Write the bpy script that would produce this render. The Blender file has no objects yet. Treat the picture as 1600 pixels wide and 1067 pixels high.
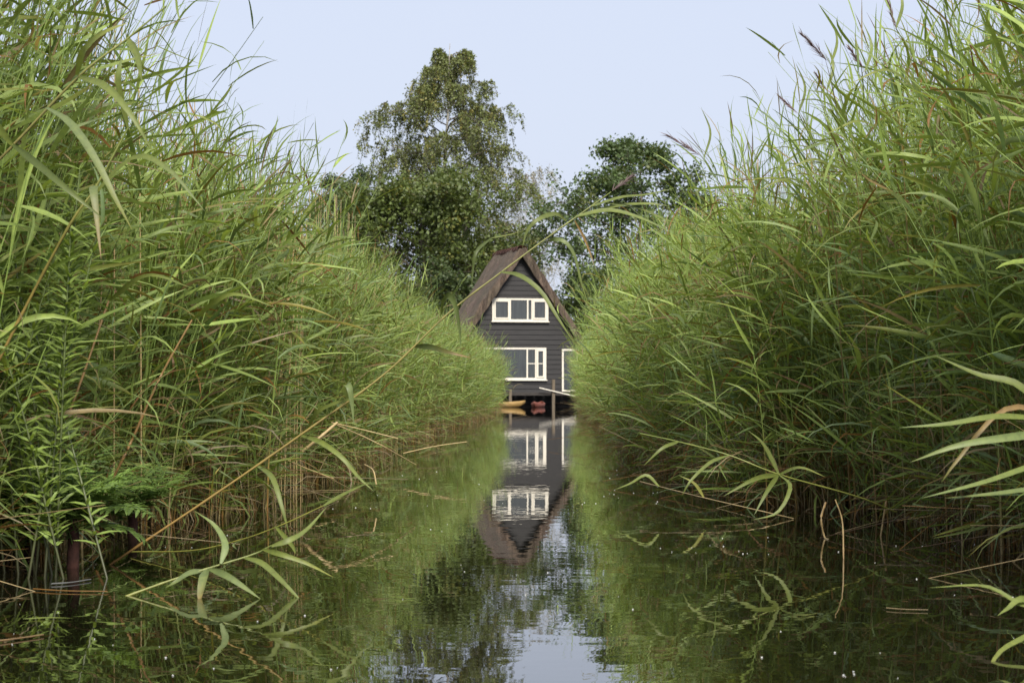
import bpy, bmesh, math, random
import numpy as np
from mathutils import Vector, Matrix

R = math.radians
rng = np.random.default_rng(7)
random.seed(7)
scene = bpy.context.scene
COL = scene.collection

# ------------------------------------------------------------------ camera
CAM_H = 0.8
FPX = 3600.0            # focal length in photo pixels (photo is 1600 wide)
cam_data = bpy.data.cameras.new('camera')
cam_data.sensor_width = 36.0
cam_data.lens = FPX / 1600.0 * 36.0
cam_data.shift_y = 71.5 / 1600.0
cam_data.clip_start = 0.1
cam_data.clip_end = 6000.0
cam_data.dof.use_dof = True
cam_data.dof.focus_distance = 15.0
cam_data.dof.aperture_fstop = 11.0
cam = bpy.data.objects.new('camera', cam_data)
cam.location = (0, 0, CAM_H)
cam.rotation_euler = (math.pi / 2, 0, 0)
COL.objects.link(cam)
scene.camera = cam

# ------------------------------------------------------------------ sky + sun
SUN_EL, SUN_AZ = R(46), R(167)      # azimuth clockwise from +Y (view direction): behind the camera
world = bpy.data.worlds.new('World')
scene.world = world
world.use_nodes = True
wn, wl = world.node_tree.nodes, world.node_tree.links
wn.clear()
sky = wn.new('ShaderNodeTexSky')
sky.sky_type = 'NISHITA'
sky.sun_disc = False
sky.sun_elevation = SUN_EL
sky.sun_rotation = SUN_AZ
sky.air_density = 1.0
sky.dust_density = 3.0
sky.ozone_density = 1.5
veil = wn.new('ShaderNodeMixRGB')          # thin even high cloud over the blue
veil.inputs[0].default_value = 0.80
veil.inputs[2].default_value = (6.12, 6.62, 8.0, 1)
bg = wn.new('ShaderNodeBackground')
bg.inputs['Strength'].default_value = 0.10
wo = wn.new('ShaderNodeOutputWorld')
wl.new(sky.outputs[0], veil.inputs[1])
wl.new(veil.outputs[0], bg.inputs['Color'])
wl.new(bg.outputs[0], wo.inputs['Surface'])

sun_data = bpy.data.lights.new('sun', 'SUN')
sun_data.energy = 5.0
sun_data.angle = R(22)
sun_data.color = (1.0, 0.94, 0.84)
sun = bpy.data.objects.new('sun', sun_data)
sd = Vector((math.sin(SUN_AZ) * math.cos(SUN_EL), math.cos(SUN_AZ) * math.cos(SUN_EL), math.sin(SUN_EL)))
sun.rotation_euler = sd.to_track_quat('Z', 'Y').to_euler()
sun.location = (0, -20, 40)
COL.objects.link(sun)

scene.view_settings.view_transform = 'Standard'
scene.view_settings.look = 'None'
scene.view_settings.gamma = 1.0
scene.view_settings.use_curve_mapping = False
scene.view_settings.exposure = 0.36
scene.cycles.max_bounces = 8
scene.cycles.transparent_max_bounces = 8
scene.cycles.use_denoising = True


def at(px, py, d):
    """point seen at photo pixel (px, py) at distance d"""
    return Vector(((px - 800) / FPX * d, d, CAM_H - (py - 605) / FPX * d))


# ------------------------------------------------------------------ tagging helpers
def tag(o, label=None, cat=None, group=None, kind=None):
    if label: o['label'] = label
    if cat: o['category'] = cat
    if group: o['group'] = group
    if kind: o['kind'] = kind
    return o


def empty(name, loc=(0, 0, 0), rz=0):
    e = bpy.data.objects.new(name, None)
    e.empty_display_size = 0.1
    e.location = loc
    e.rotation_euler = (0, 0, rz)
    COL.objects.link(e)
    return e


def link(name, me, parent=None):
    o = bpy.data.objects.new(name, me)
    COL.objects.link(o)
    if parent is not None: o.parent = parent
    return o


def np_mesh(name, V, Q, C=None, mat=None, smooth=True):
    """V (n,3), Q (m,4 or 3), C (n,3) vertex colours"""
    V = np.asarray(V, dtype=np.float32); Q = np.asarray(Q, dtype=np.int32)
    me = bpy.data.meshes.new(name)
    n, m, k = len(V), len(Q), Q.shape[1]
    me.vertices.add(n)
    me.vertices.foreach_set('co', V.ravel())
    me.loops.add(m * k)
    me.loops.foreach_set('vertex_index', Q.ravel())
    me.polygons.add(m)
    me.polygons.foreach_set('loop_start', np.arange(0, m * k, k, dtype=np.int32))
    me.polygons.foreach_set('loop_total', np.full(m, k, dtype=np.int32))
    me.polygons.foreach_set('use_smooth', np.full(m, smooth, dtype=bool))
    if C is not None:
        at_ = me.color_attributes.new('Col', 'FLOAT_COLOR', 'POINT')
        C4 = np.ones((n, 4), dtype=np.float32); C4[:, :3] = C
        at_.data.foreach_set('color', C4.ravel())
    me.update()
    me.validate()
    if mat: me.materials.append(mat)
    return me


class Acc:
    def __init__(self): self.V, self.Q, self.C, self.n = [], [], [], 0
    def add(self, V, Q, C):
        self.V.append(V); self.Q.append(Q + self.n); self.C.append(C); self.n += len(V)
    def mesh(self, name, mat): return np_mesh(name, np.concatenate(self.V), np.concatenate(self.Q), np.concatenate(self.C), mat)


# ------------------------------------------------------------------ materials
def new_mat(name):
    m = bpy.data.materials.new(name); m.use_nodes = True
    nt = m.node_tree; nt.nodes.clear()
    out = nt.nodes.new('ShaderNodeOutputMaterial')
    return m, nt, out


def simple_mat(name, color, rough=0.6, noise_scale=8.0, vary=0.25, bump=0.0, stretch=(1, 1, 1), metal=0.0, ior=1.45, bump_dist=0.01):
    m, nt, out = new_mat(name)
    N, L = nt.nodes, nt.links
    p = N.new('ShaderNodeBsdfPrincipled')
    p.inputs['Roughness'].default_value = rough
    p.inputs['Metallic'].default_value = metal
    p.inputs['IOR'].default_value = ior
    tc = N.new('ShaderNodeTexCoord'); mp = N.new('ShaderNodeMapping')
    mp.inputs['Scale'].default_value = stretch
    nz = N.new('ShaderNodeTexNoise'); nz.inputs['Scale'].default_value = noise_scale
    nz.inputs['Detail'].default_value = 6.0
    L.new(tc.outputs['Object'], mp.inputs['Vector']); L.new(mp.outputs[0], nz.inputs['Vector'])
    rp = N.new('ShaderNodeValToRGB')
    c = np.array(color[:3])
    rp.color_ramp.elements[0].position = 0.3; rp.color_ramp.elements[1].position = 0.7
    rp.color_ramp.elements[0].color = (*np.clip(c * (1 - vary), 0, 1), 1)
    rp.color_ramp.elements[1].color = (*np.clip(c * (1 + vary), 0, 1), 1)
    L.new(nz.outputs['Fac'], rp.inputs[0]); L.new(rp.outputs[0], p.inputs['Base Color'])
    if bump:
        b = N.new('ShaderNodeBump'); b.inputs['Strength'].default_value = bump; b.inputs['Distance'].default_value = bump_dist
        L.new(nz.outputs['Fac'], b.inputs['Height']); L.new(b.outputs[0], p.inputs['Normal'])
    L.new(p.outputs[0], out.inputs[0])
    return m


def leaf_mat(name, transl=0.3, rough=0.45, randomise=0.16, tcol=(1.25, 1.2, 0.6)):
    m, nt, out = new_mat(name)
    N, L = nt.nodes, nt.links
    a = N.new('ShaderNodeAttribute'); a.attribute_name = 'Col'
    oi = N.new('ShaderNodeObjectInfo')
    mr = N.new('ShaderNodeMapRange')
    mr.inputs['To Min'].default_value = 1 - randomise; mr.inputs['To Max'].default_value = 1 + randomise
    L.new(oi.outputs['Random'], mr.inputs['Value'])
    mul = N.new('ShaderNodeVectorMath'); mul.operation = 'SCALE'
    L.new(a.outputs['Color'], mul.inputs[0]); L.new(mr.outputs[0], mul.inputs['Scale'])
    tc = N.new('ShaderNodeTexCoord'); nz = N.new('ShaderNodeTexNoise'); nz.inputs['Scale'].default_value = 38.0; nz.inputs['Detail'].default_value = 5.0; nz.inputs['Roughness'].default_value = 0.65
    L.new(tc.outputs['Object'], nz.inputs['Vector'])
    rp = N.new('ShaderNodeValToRGB')                 # mottling and small brown flecks
    rp.color_ramp.elements[0].position = 0.26; rp.color_ramp.elements[0].color = (0.75, 0.45, 0.35, 1)
    rp.color_ramp.elements[1].position = 0.72; rp.color_ramp.elements[1].color = (1.18, 1.15, 1.05, 1)
    el_ = rp.color_ramp.elements.new(0.36); el_.color = (0.84, 0.86, 0.9, 1)
    L.new(nz.outputs['Fac'], rp.inputs[0])
    mot = N.new('ShaderNodeVectorMath'); mot.operation = 'MULTIPLY'
    L.new(mul.outputs[0], mot.inputs[0]); L.new(rp.outputs[0], mot.inputs[1])
    mul = mot
    p = N.new('ShaderNodeBsdfPrincipled'); p.inputs['Roughness'].default_value = rough
    L.new(mul.outputs[0], p.inputs['Base Color'])
    t = N.new('ShaderNodeBsdfTranslucent')
    tm = N.new('ShaderNodeVectorMath'); tm.operation = 'MULTIPLY'; tm.inputs[1].default_value = tcol
    L.new(mul.outputs[0], tm.inputs[0]); L.new(tm.outputs[0], t.inputs['Color'])
    mx = N.new('ShaderNodeMixShader'); mx.inputs[0].default_value = transl
    L.new(p.outputs[0], mx.inputs[1]); L.new(t.outputs[0], mx.inputs[2])
    L.new(mx.outputs[0], out.inputs[0])
    return m


M_REED = leaf_mat('reed_leaf', 0.36, 0.52)
M_TREE = leaf_mat('tree_leaf', 0.30, 0.55, 0.0)
M_STALK = leaf_mat('reed_stalk', 0.05, 0.45)
M_BARK = simple_mat('bark', (0.10, 0.085, 0.065), 0.9, 6, 0.45, 0.6, (1, 1, 0.25))
M_BIRCH = simple_mat('birch_bark', (0.42, 0.40, 0.36), 0.8, 5, 0.5, 0.3, (1, 1, 2.5))
M_PLANK = simple_mat('tarred_plank', (0.015, 0.0135, 0.0135), 0.6, 5, 0.45, 0.25, (0.35, 6, 6))
M_WHITE = simple_mat('cream_paint', (0.62, 0.58, 0.49), 0.5, 9, 0.05)
M_TILE = simple_mat('ridge_tile_clay', (0.20, 0.10, 0.075), 0.8, 7, 0.35, 0.2)
M_MUD = simple_mat('marsh_mud', (0.035, 0.028, 0.016), 0.9, 3, 0.5, 0.5)
M_YELLOW = simple_mat('yellow_hull', (0.27, 0.17, 0.055), 0.6, 4, 0.12)
M_RED = simple_mat('red_hull', (0.15, 0.045, 0.028), 0.6, 4, 0.15)
M_DARKWOOD = simple_mat('dark_wood', (0.035, 0.03, 0.026), 0.8, 6, 0.4, 0.3, (1, 6, 6))
M_POST = simple_mat('weathered_post', (0.12, 0.095, 0.065), 0.85, 8, 0.35, 0.4, (6, 6, 0.6))
M_FLUFF = simple_mat('seed_fluff', (0.5, 0.5, 0.48), 0.9, 30, 0.08)
M_ROOT = simple_mat('rootstock', (0.055, 0.022, 0.016), 0.9, 30, 0.5, 0.7)


def thatch_mat():
    m, nt, out = new_mat('thatch')
    N, L = nt.nodes, nt.links
    p = N.new('ShaderNodeBsdfPrincipled'); p.inputs['Roughness'].default_value = 0.95
    tc = N.new('ShaderNodeTexCoord'); mp = N.new('ShaderNodeMapping'); mp.inputs['Scale'].default_value = (0.9, 9.0, 0.9)
    n1 = N.new('ShaderNodeTexNoise'); n1.inputs['Scale'].default_value = 4.0; n1.inputs['Detail'].default_value = 8; n1.inputs['Roughness'].default_value = 0.7
    n2 = N.new('ShaderNodeTexNoise'); n2.inputs['Scale'].default_value = 1.1; n2.inputs['Detail'].default_value = 4
    L.new(tc.outputs['Object'], mp.inputs[0]); L.new(mp.outputs[0], n1.inputs['Vector']); L.new(tc.outputs['Object'], n2.inputs['Vector'])
    r = N.new('ShaderNodeValToRGB')
    r.color_ramp.elements[0].position = 0.32; r.color_ramp.elements[0].color = (0.035, 0.026, 0.022, 1)
    r.color_ramp.elements[1].position = 0.7; r.color_ramp.elements[1].color = (0.165, 0.128, 0.098, 1)
    L.new(n1.outputs[0], r.inputs[0])
    r2 = N.new('ShaderNodeValToRGB')
    r2.color_ramp.elements[0].position = 0.35; r2.color_ramp.elements[0].color = (0.8, 0.82, 0.7, 1)
    r2.color_ramp.elements[1].position = 0.65; r2.color_ramp.elements[1].color = (1.1, 1.0, 0.95, 1)
    L.new(n2.outputs[0], r2.inputs[0])
    mm = N.new('ShaderNodeMixRGB'); mm.blend_type = 'MULTIPLY'; mm.inputs[0].default_value = 1
    L.new(r.outputs[0], mm.inputs[1]); L.new(r2.outputs[0], mm.inputs[2]); L.new(mm.outputs[0], p.inputs['Base Color'])
    b = N.new('ShaderNodeBump'); b.inputs['Strength'].default_value = 0.9; b.inputs['Distance'].default_value = 0.05
    L.new(n1.outputs[0], b.inputs['Height']); L.new(b.outputs[0], p.inputs['Normal'])
    L.new(p.outputs[0], out.inputs[0])
    return m


M_THATCH = thatch_mat()


def glass_mat():
    m, nt, out = new_mat('window_glass')
    N, L = nt.nodes, nt.links
    p = N.new('ShaderNodeBsdfPrincipled'); p.inputs['Roughness'].default_value = 0.03; p.inputs['IOR'].default_value = 2.0
    tc = N.new('ShaderNodeTexCoord')
    mp = N.new('ShaderNodeMapping'); mp.inputs['Scale'].default_value = (7, 1, 0.5)
    nz = N.new('ShaderNodeTexNoise'); nz.inputs['Scale'].default_value = 2.0
    L.new(tc.outputs['Object'], mp.inputs[0]); L.new(mp.outputs[0], nz.inputs['Vector'])
    r = N.new('ShaderNodeValToRGB')          # dim net curtain behind the pane
    r.color_ramp.elements[0].position = 0.35; r.color_ramp.elements[0].color = (0.012, 0.014, 0.012, 1)
    r.color_ramp.elements[1].position = 0.7; r.color_ramp.elements[1].color = (0.035, 0.042, 0.036, 1)
    L.new(nz.outputs[0], r.inputs[0]); L.new(r.outputs[0], p.inputs['Base Color'])
    L.new(p.outputs[0], out.inputs[0])
    return m


M_GLASS = glass_mat()


def water_mat():
    m, nt, out = new_mat('channel_water')
    N, L = nt.nodes, nt.links
    p = N.new('ShaderNodeBsdfPrincipled')
    p.inputs['Base Color'].default_value = (0.007, 0.0065, 0.003, 1)
    p.inputs['Roughness'].default_value = 0.0
    p.inputs['IOR'].default_value = 1.5
    tc = N.new('ShaderNodeTexCoord')
    # small ripples whose height changes from patch to patch
    n1 = N.new('ShaderNodeTexNoise'); n1.inputs['Scale'].default_value = 3.2; n1.inputs['Detail'].default_value = 2.0
    n2 = N.new('ShaderNodeTexNoise'); n2.inputs['Scale'].default_value = 11.0; n2.inputs['Detail'].default_value = 1.0
    n3 = N.new('ShaderNodeTexNoise'); n3.inputs['Scale'].default_value = 0.45
    for n in (n1, n2, n3): L.new(tc.outputs['Object'], n.inputs['Vector'])
    mr = N.new('ShaderNodeMapRange'); mr.inputs['From Min'].default_value = 0.42; mr.inputs['From Max'].default_value = 0.68
    mr.inputs['To Min'].default_value = 0.15; mr.inputs['To Max'].default_value = 1.0
    L.new(n3.outputs['Fac'], mr.inputs['Value'])
    sc = N.new('ShaderNodeMath'); sc.operation = 'MULTIPLY'; L.new(n2.outputs['Fac'], sc.inputs[0]); L.new(mr.outputs[0], sc.inputs[1])
    s2 = N.new('ShaderNodeMath'); s2.operation = 'MULTIPLY'; s2.inputs[1].default_value = 0.35; L.new(sc.outputs[0], s2.inputs[0])
    ad = N.new('ShaderNodeMath'); ad.operation = 'ADD'; L.new(n1.outputs['Fac'], ad.inputs[0]); L.new(s2.outputs[0], ad.inputs[1])
    b = N.new('ShaderNodeBump'); b.inputs['Strength'].default_value = 1.0; b.inputs['Distance'].default_value = 0.0007
    L.new(ad.outputs[0], b.inputs['Height']); L.new(b.outputs[0], p.inputs['Normal'])
    L.new(p.outputs[0], out.inputs[0])
    return m


M_WATER = water_mat()

# ------------------------------------------------------------------ bank lines (metres, from the waterline in the photo)
LX_D = [0, 5, 8, 10.9, 14, 17.5, 22, 30, 44, 64, 82, 90]
LX_X = [-3.4, -3.0, -2.6, -2.35, -1.95, -1.70, -1.75, -1.72, -1.30, -0.70, -0.60, -1.1]
RX_D = [0, 5, 8, 11.75, 13.4, 15.6, 20, 25, 35, 53, 64, 82, 90]
RX_X = [3.0, 2.5, 2.55, 2.6, 2.35, 1.80, 1.55, 1.45, 1.78, 2.08, 2.15, 2.5, 3.0]
def xl(d): return np.interp(d, LX_D, LX_X)
def xr(d): return np.interp(d, RX_D, RX_X)
def reed_h(d): return np.interp(d, [0, 10, 13, 17, 58, 72, 85], [2.95, 2.85, 2.6, 2.14, 1.98, 1.8, 1.45])


def sheet(name, pts, z, mat):
    me = bpy.data.meshes.new(name)
    me.from_pydata([(x, y, z) for x, y in pts], [], [list(range(len(pts)))])
    me.materials.append(mat); me.update()
    return tag(link(name, me), kind='structure')


# water: one sheet, horizon to horizon
wv, wq = [], []
xs = np.concatenate([[-1500, -200, -40], np.linspace(-12, 12, 13), [40, 200, 1500]])
ys = np.concatenate([[-300, -20], np.linspace(0, 110, 23), [200, 600, 3000]])
GX, GY = np.meshgrid(xs, ys)
WV = np.stack([GX.ravel(), GY.ravel(), np.zeros(GX.size)], 1)
nx = len(xs)
idx = np.arange(GX.size).reshape(GX.shape)
WQ = np.stack([idx[:-1, :-1].ravel(), idx[:-1, 1:].ravel(), idx[1:, 1:].ravel(), idx[1:, :-1].ravel()], 1)
tag(link('water', np_mesh('water', WV, WQ, None, M_WATER, False)), kind='structure')

# marsh ground under the reeds and behind the house
dl = np.array([-40, 0, 5, 8, 10.9, 14, 17.5, 22, 30, 44, 64, 82])
lp = [(xl(d) - 0.45, d) for d in dl] + [(-3.0, 90), (-9, 93), (-40, 93), (-900, 93), (-900, -40)]
sheet('marsh_ground', lp[::-1], 0.035, M_MUD)
dr = np.array([-40, 0, 5, 8, 11.75, 13.4, 15.6, 20, 25, 35, 53, 64, 82])
rp_ = [(xr(d) + 0.45, d) for d in dr] + [(4.5, 90), (9, 93), (40, 93), (900, 93), (900, -40)]
sheet('marsh_ground', rp_, 0.035, M_MUD)
M_GRASS = simple_mat('meadow', (0.05, 0.075, 0.022), 0.9, 2.0, 0.4, 0.4)
sheet('meadow_ground', [(-900, 97.0), (900, 97.0), (2500, 3000), (-2500, 3000)], 0.20, M_GRASS)

# ------------------------------------------------------------------ reeds: shared generators
G_TOP = np.array([0.290, 0.375, 0.095]); G_MID = np.array([0.163, 0.233, 0.054]); G_BLUE = np.array([0.145, 0.215, 0.078])
STRAW = np.array([0.36, 0.27, 0.13]); ORANGE = np.array([0.27, 0.14, 0.04]); BROWN = np.array([0.12, 0.07, 0.03]); YEL = np.array([0.34, 0.30, 0.06])


def ribbons(P0, az, el0, L, W, droop, roll, twist, cb, ct, K, fold=False):
    """leaf blades: n ribbons of K segments. returns V, Q, C"""
    n = len(P0)
    s = np.linspace(0, 1, K + 1)
    sm = (s[:-1] + s[1:]) / 2
    el = el0[:, None] - droop[:, None] * sm[None, :] ** 1.25
    a = az[:, None] + twist[:, None] * sm[None, :]
    d = np.stack([np.cos(el) * np.cos(a), np.cos(el) * np.sin(a), np.sin(el)], 2) * (L / K)[:, None, None]
    P = np.concatenate([P0[:, None, :], P0[:, None, :] + np.cumsum(d, 1)], 1)
    dd = np.concatenate([d, d[:, -1:, :]], 1)
    dd = dd / np.linalg.norm(dd, axis=2, keepdims=True)
    aa = np.concatenate([a, a[:, -1:]], 1)
    h = np.stack([-np.sin(aa), np.cos(aa), np.zeros_like(aa)], 2)
    nn = np.cross(dd, h)
    rr = roll[:, None] + 0.5 * twist[:, None] * s[None, :]
    lat = np.cos(rr)[..., None] * h + np.sin(rr)[..., None] * nn
    nor = np.cross(lat, dd)
    prof = np.minimum(1, 0.38 + 2.6 * s) * (1 - s ** 2.3) + 0.015
    w = (W[:, None] * prof[None, :] * 0.5)[..., None]
    col = cb[:, None, :] * (1 - s[None, :, None] ** 2) + ct[:, None, :] * s[None, :, None] ** 2
    if fold:
        V = np.stack([P - lat * w, P - nor * w * 0.35, P + lat * w], 2)
        m = 3
    else:
        V = np.stack([P - lat * w, P + lat * w], 2)
        m = 2
    C = np.repeat(col[:, :, None, :], m, 2)
    if fold: C[:, :, 1, :] *= 1.15
    base = (np.arange(n) * (K + 1) * m)[:, None, None]
    k = (np.arange(K) * m)[None, :, None]
    j = np.arange(m - 1)[None, None, :]
    i0 = base + k + j
    Q = np.stack([i0, i0 + 1, i0 + m + 1, i0 + m], 3).reshape(-1, 4)
    return V.reshape(-1, 3), Q, C.reshape(-1, 3)


def tubes(P, rad, cols, sides=3):
    """P (n,S,3) paths, rad (n,S), cols (n,S,3)"""
    n, S, _ = P.shape
    T = np.gradient(P, axis=1)
    T /= np.linalg.norm(T, axis=2, keepdims=True) + 1e-9
    ref = np.where(np.abs(T[..., 2:3]) > 0.9, np.array([1.0, 0, 0]), np.array([0, 0, 1.0]))
    A = np.cross(T, ref); A /= np.linalg.norm(A, axis=2, keepdims=True) + 1e-9
    B = np.cross(T, A)
    th = np.arange(sides) * 2 * np.pi / sides
    V = P[:, :, None, :] + rad[:, :, None, None] * (np.cos(th)[None, None, :, None] * A[:, :, None, :] + np.sin(th)[None, None, :, None] * B[:, :, None, :])
    C = np.repeat(cols[:, :, None, :], sides, 2)
    i = (np.arange(n) * S * sides)[:, None, None] + (np.arange(S - 1) * sides)[None, :, None]
    j = np.arange(sides)[None, None, :]; j2 = (j + 1) % sides
    Q = np.stack([i + j, i + j2, i + sides + j2, i + sides + j], 3).reshape(-1, 4)
    return V.reshape(-1, 3), Q, C.reshape(-1, 3)


def stem_pos(base, H, a, l, t):
    """points on leaning stems: base (n,3), t (n,) or (n,S)"""
    if t.ndim == 1: t_ = t[:, None]
    else: t_ = t
    hx = H[:, None] * l[:, None] * t_ ** 1.7
    P = np.stack([base[:, 0:1] + np.cos(a)[:, None] * hx, base[:, 1:2] + np.sin(a)[:, None] * hx,
                  base[:, 2:3] + H[:, None] * t_ * (1 - 0.35 * l[:, None] ** 2 * t_)], 2)
    return P[:, 0] if t.ndim == 1 else P


def make_reeds(base, H, a, l, nleaf, K, tmin, rg, fold=False, stemS=5, hue=None, acc_leaf=None, acc_stem=None, per_leaf=None, wmul=1.0, alive=0.86, lmul=1.0):
    n = len(base)
    if hue is None: hue = rg.random(n)
    t = np.linspace(0, 1, stemS)[None, :].repeat(n, 0)
    P = stem_pos(base, H, a, l, t)
    top = G_MID * 1.15
    low = np.where(rg.random((n, 1)) < 0.6, STRAW * 0.8, ORANGE)
    f = np.clip((t - 0.04) / 0.28, 0, 1)[..., None]
    cols = low[:, None, :] * (1 - f) + (top[None, None, :] * (0.8 + 0.5 * hue[:, None, None])) * f
    rad = (0.0042 + 0.002 * rg.random(n))[:, None] * (1 - 0.75 * t)
    acc_stem.add(*tubes(P, rad, cols, 3 if not fold else 6))
    psi = rg.random(n) * 2 * np.pi
    for k in range(nleaf):
        tt = tmin + (1 - tmin) * ((k + rg.random(n) * 0.8) / nleaf)
        tt = np.minimum(tt, 0.995)
        p0 = stem_pos(base, H, a, l, tt)
        az0 = psi + math.pi * (k % 2) + rg.normal(0, 0.8, n)
        bx = np.cos(az0) + 0.75 * np.cos(a); by = np.sin(az0) + 0.75 * np.sin(a)
        az = np.arctan2(by, bx)
        el = np.interp(tt, [0.15, 0.5, 0.85, 1.0], [0.15, 0.42, 0.72, 1.2]) + rg.normal(0, 0.38, n)
        Lf = np.interp(tt, [0.1, 0.4, 0.75, 1.0], [0.30, 0.44, 0.42, 0.26]) * rg.uniform(0.75, 1.3, n) * lmul
        W = np.interp(tt, [0.1, 0.5, 0.8, 1.0], [0.017, 0.024, 0.022, 0.011]) * rg.uniform(0.7, 1.25, n) * wmul
        dr = rg.gamma(2.2, 0.34, n) + 0.15
        dr = np.where(rg.random(n) < 0.45, dr * 0.3, dr)
        dr = np.where(tt > 0.9, dr * 0.7, dr)
        roll = rg.normal(0, 0.8, n); tw = rg.normal(0, 0.7, n)
        mix = np.clip(hue + rg.normal(0, 0.25, n), 0, 1)[:, None]
        cb = G_MID * (1 - mix) + G_TOP * mix
        bl = (rg.random(n) < 0.16)[:, None]
        cb = np.where(bl, G_BLUE * (0.85 + 0.4 * mix), cb)
        cb = cb * rg.uniform(0.8, 1.2, (n, 1))
        u = rg.random(n)
        dead = ((u < 1 - alive) | ((tt < 0.30) & (u < 0.48)))[:, None]
        kind = rg.random((n, 1))
        dc = np.where(kind < 0.5, STRAW * 0.85, np.where(kind < 0.8, ORANGE, YEL * 0.7)) * rg.uniform(0.6, 1.1, (n, 1))
        cb = np.where(dead, dc, cb)
        yt = (rg.random((n, 1)) < 0.22)
        ct = np.where(yt, YEL * 0.8 * rg.uniform(0.6, 1.1, (n, 1)), cb * 1.05)
        ct = np.where(dead, dc * 0.9, ct)
        dr = np.where(dead[:, 0], dr * 1.7, dr)
        W = np.where(dead[:, 0], W * 0.7, W)
        r = ribbons(p0, az, el, Lf, W, dr, roll, tw, cb, ct, K, fold)
        if per_leaf is not None: per_leaf.append(r)
        else: acc_leaf.add(*r)


# ------------------------------------------------------------------ reed beds (the mass behind the front reeds)
def bed(side, rg):
    accL = Acc(); accS = Acc()
    xf = xl if side < 0 else xr
    # (d0, d1, depth0, depth1, stems per m2, leaves, segments, tmin)
    zones = [(4, 9, 0.15, 2.2, 28, 10, 4, 0.06),
             (9, 17, 0.05, 0.9, 185, 13, 5, 0.05), (17, 26, 0.05, 0.9, 230, 15, 3, 0.05), (9, 26, 0.9, 2.0, 92, 8, 3, 0.45), (9, 26, 2.0, 4.5, 24, 6, 3, 0.55),
             (26, 50, 0.0, 0.9, 130, 13, 3, 0.05), (26, 50, 0.9, 2.2, 40, 7, 3, 0.5), (26, 50, 2.2, 4.5, 14, 5, 3, 0.6),
             (50, 84, 0.0, 1.0, 80, 12, 2, 0.06), (50, 84, 1.0, 4.0, 13, 6, 2, 0.5)]
    for (d0, d1, a0, a1, dens, nl, K, tmin) in zones:
        n = int((d1 - d0) * (a1 - a0) * dens)
        d = rg.uniform(d0, d1, n); off = rg.uniform(a0, a1, n)
        # clumps and thin spots along the edge
        keep = rg.random(n) < 0.72 + 0.28 * np.sin(d * 2.1 + side) * np.sin(d * 0.77 + 2 * off)
        d, off = d[keep], off[keep]; n = len(d)
        edge = 0.16 * np.sin(d * 1.3 + side * 2) + 0.12 * np.sin(d * 3.1 + 1)
        x = xf(d) + side * (off + edge)
        base = np.stack([x, d, np.full(n, -0.02)], 1)
        H = reed_h(d) * rg.normal(0.97 if side < 0 else 1.02, 0.055, n) * (1 + 0.06 * np.sin(d * 0.9 + side) + 0.05 * np.minimum(off, 2))
        H = np.where(rg.random(n) < 0.18, H * rg.uniform(0.45, 0.8, n), H)
        a = (0 if side < 0 else math.pi) + rg.normal(0, 0.8, n)
        l = np.abs(rg.normal(0.10, 0.10, n)) + 0.02 + np.where(off < 0.5, rg.gamma(1.5, 0.05, n), 0)
        make_reeds(base, H, a, l, nl, K, tmin, rg, hue=np.clip(rg.normal(0.42, 0.28, n) + 0.35 * np.clip((d - 14) / 25, 0, 1), 0, 1), acc_leaf=accL, acc_stem=accS, wmul=0.98 if d0 < 16 else 0.82, lmul=1.0 if d0 < 16 else 0.78, alive=0.78, stemS=4)
    # short shoots and hanging blades at the water edge
    n = 1200
    d = 8.5 + 60 * rg.random(n) ** 1.8; off = rg.uniform(-0.10, 0.55, n)
    x = xf(d) + side * (off + 0.16 * np.sin(d * 1.3 + side * 2))
    make_reeds(np.stack([x, d, np.full(n, -0.02)], 1), rg.uniform(0.3, 1.15, n), (0 if side < 0 else math.pi) + rg.normal(0, 1.1, n), np.abs(rg.normal(0.25, 0.3, n)),
               8, 4, 0.1, rg, hue=np.clip(rg.normal(0.3, 0.25, n), 0, 1), acc_leaf=accL, acc_stem=accS, wmul=0.75, alive=0.72)
    # leafless straw canes standing through the bed
    n = 850 if side < 0 else 200
    d = np.where(rg.random(n) < 0.6, rg.uniform(15, 29, n), rg.uniform(11, 44, n)); off = rg.uniform(-0.05, 1.1, n)
    base = np.stack([xf(d) + side * off, d, np.full(n, -0.02)], 1)
    t = np.linspace(0, 1, 4)[None].repeat(n, 0)
    P = stem_pos(base, reed_h(d) * rg.normal(0.98, 0.08, n), rg.random(n) * 6.28, np.abs(rg.normal(0.05, 0.06, n)), t)
    c = STRAW * rg.uniform(0.9, 1.5, (n, 1))
    accS.add(*tubes(P, 0.0055 * (1 - 0.4 * t), np.repeat(c[:, None, :], 4, 1), 3))
    # dead stubble along the waterline
    n = 3000
    d = 9 + 70 * rg.random(n) ** 1.7; off = rg.uniform(-0.08, 0.7, n)
    x = xf(d) + side * (off + 0.16 * np.sin(d * 1.3 + side * 2))
    H = rg.uniform(0.15, 0.8, n)
    a = rg.random(n) * 6.28; l = np.abs(rg.normal(0, 0.8, n))
    base = np.stack([x, d, np.full(n, -0.02)], 1)
    t = np.array([[0, 0.5, 1.0]]).repeat(n, 0)
    P = stem_pos(base, H, a, l, t)
    k = rg.random((n, 1))
    c = np.where(k < 0.45, STRAW * 0.8, np.where(k < 0.8, ORANGE * 0.9, BROWN)) * rg.uniform(0.6, 1.1, (n, 1))
    accS.add(*tubes(P, np.full((n, 3), 0.0032) * np.array([1, 0.9, 0.6]), np.repeat(c[:, None, :], 3, 1), 3))
    return accL, accS


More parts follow.
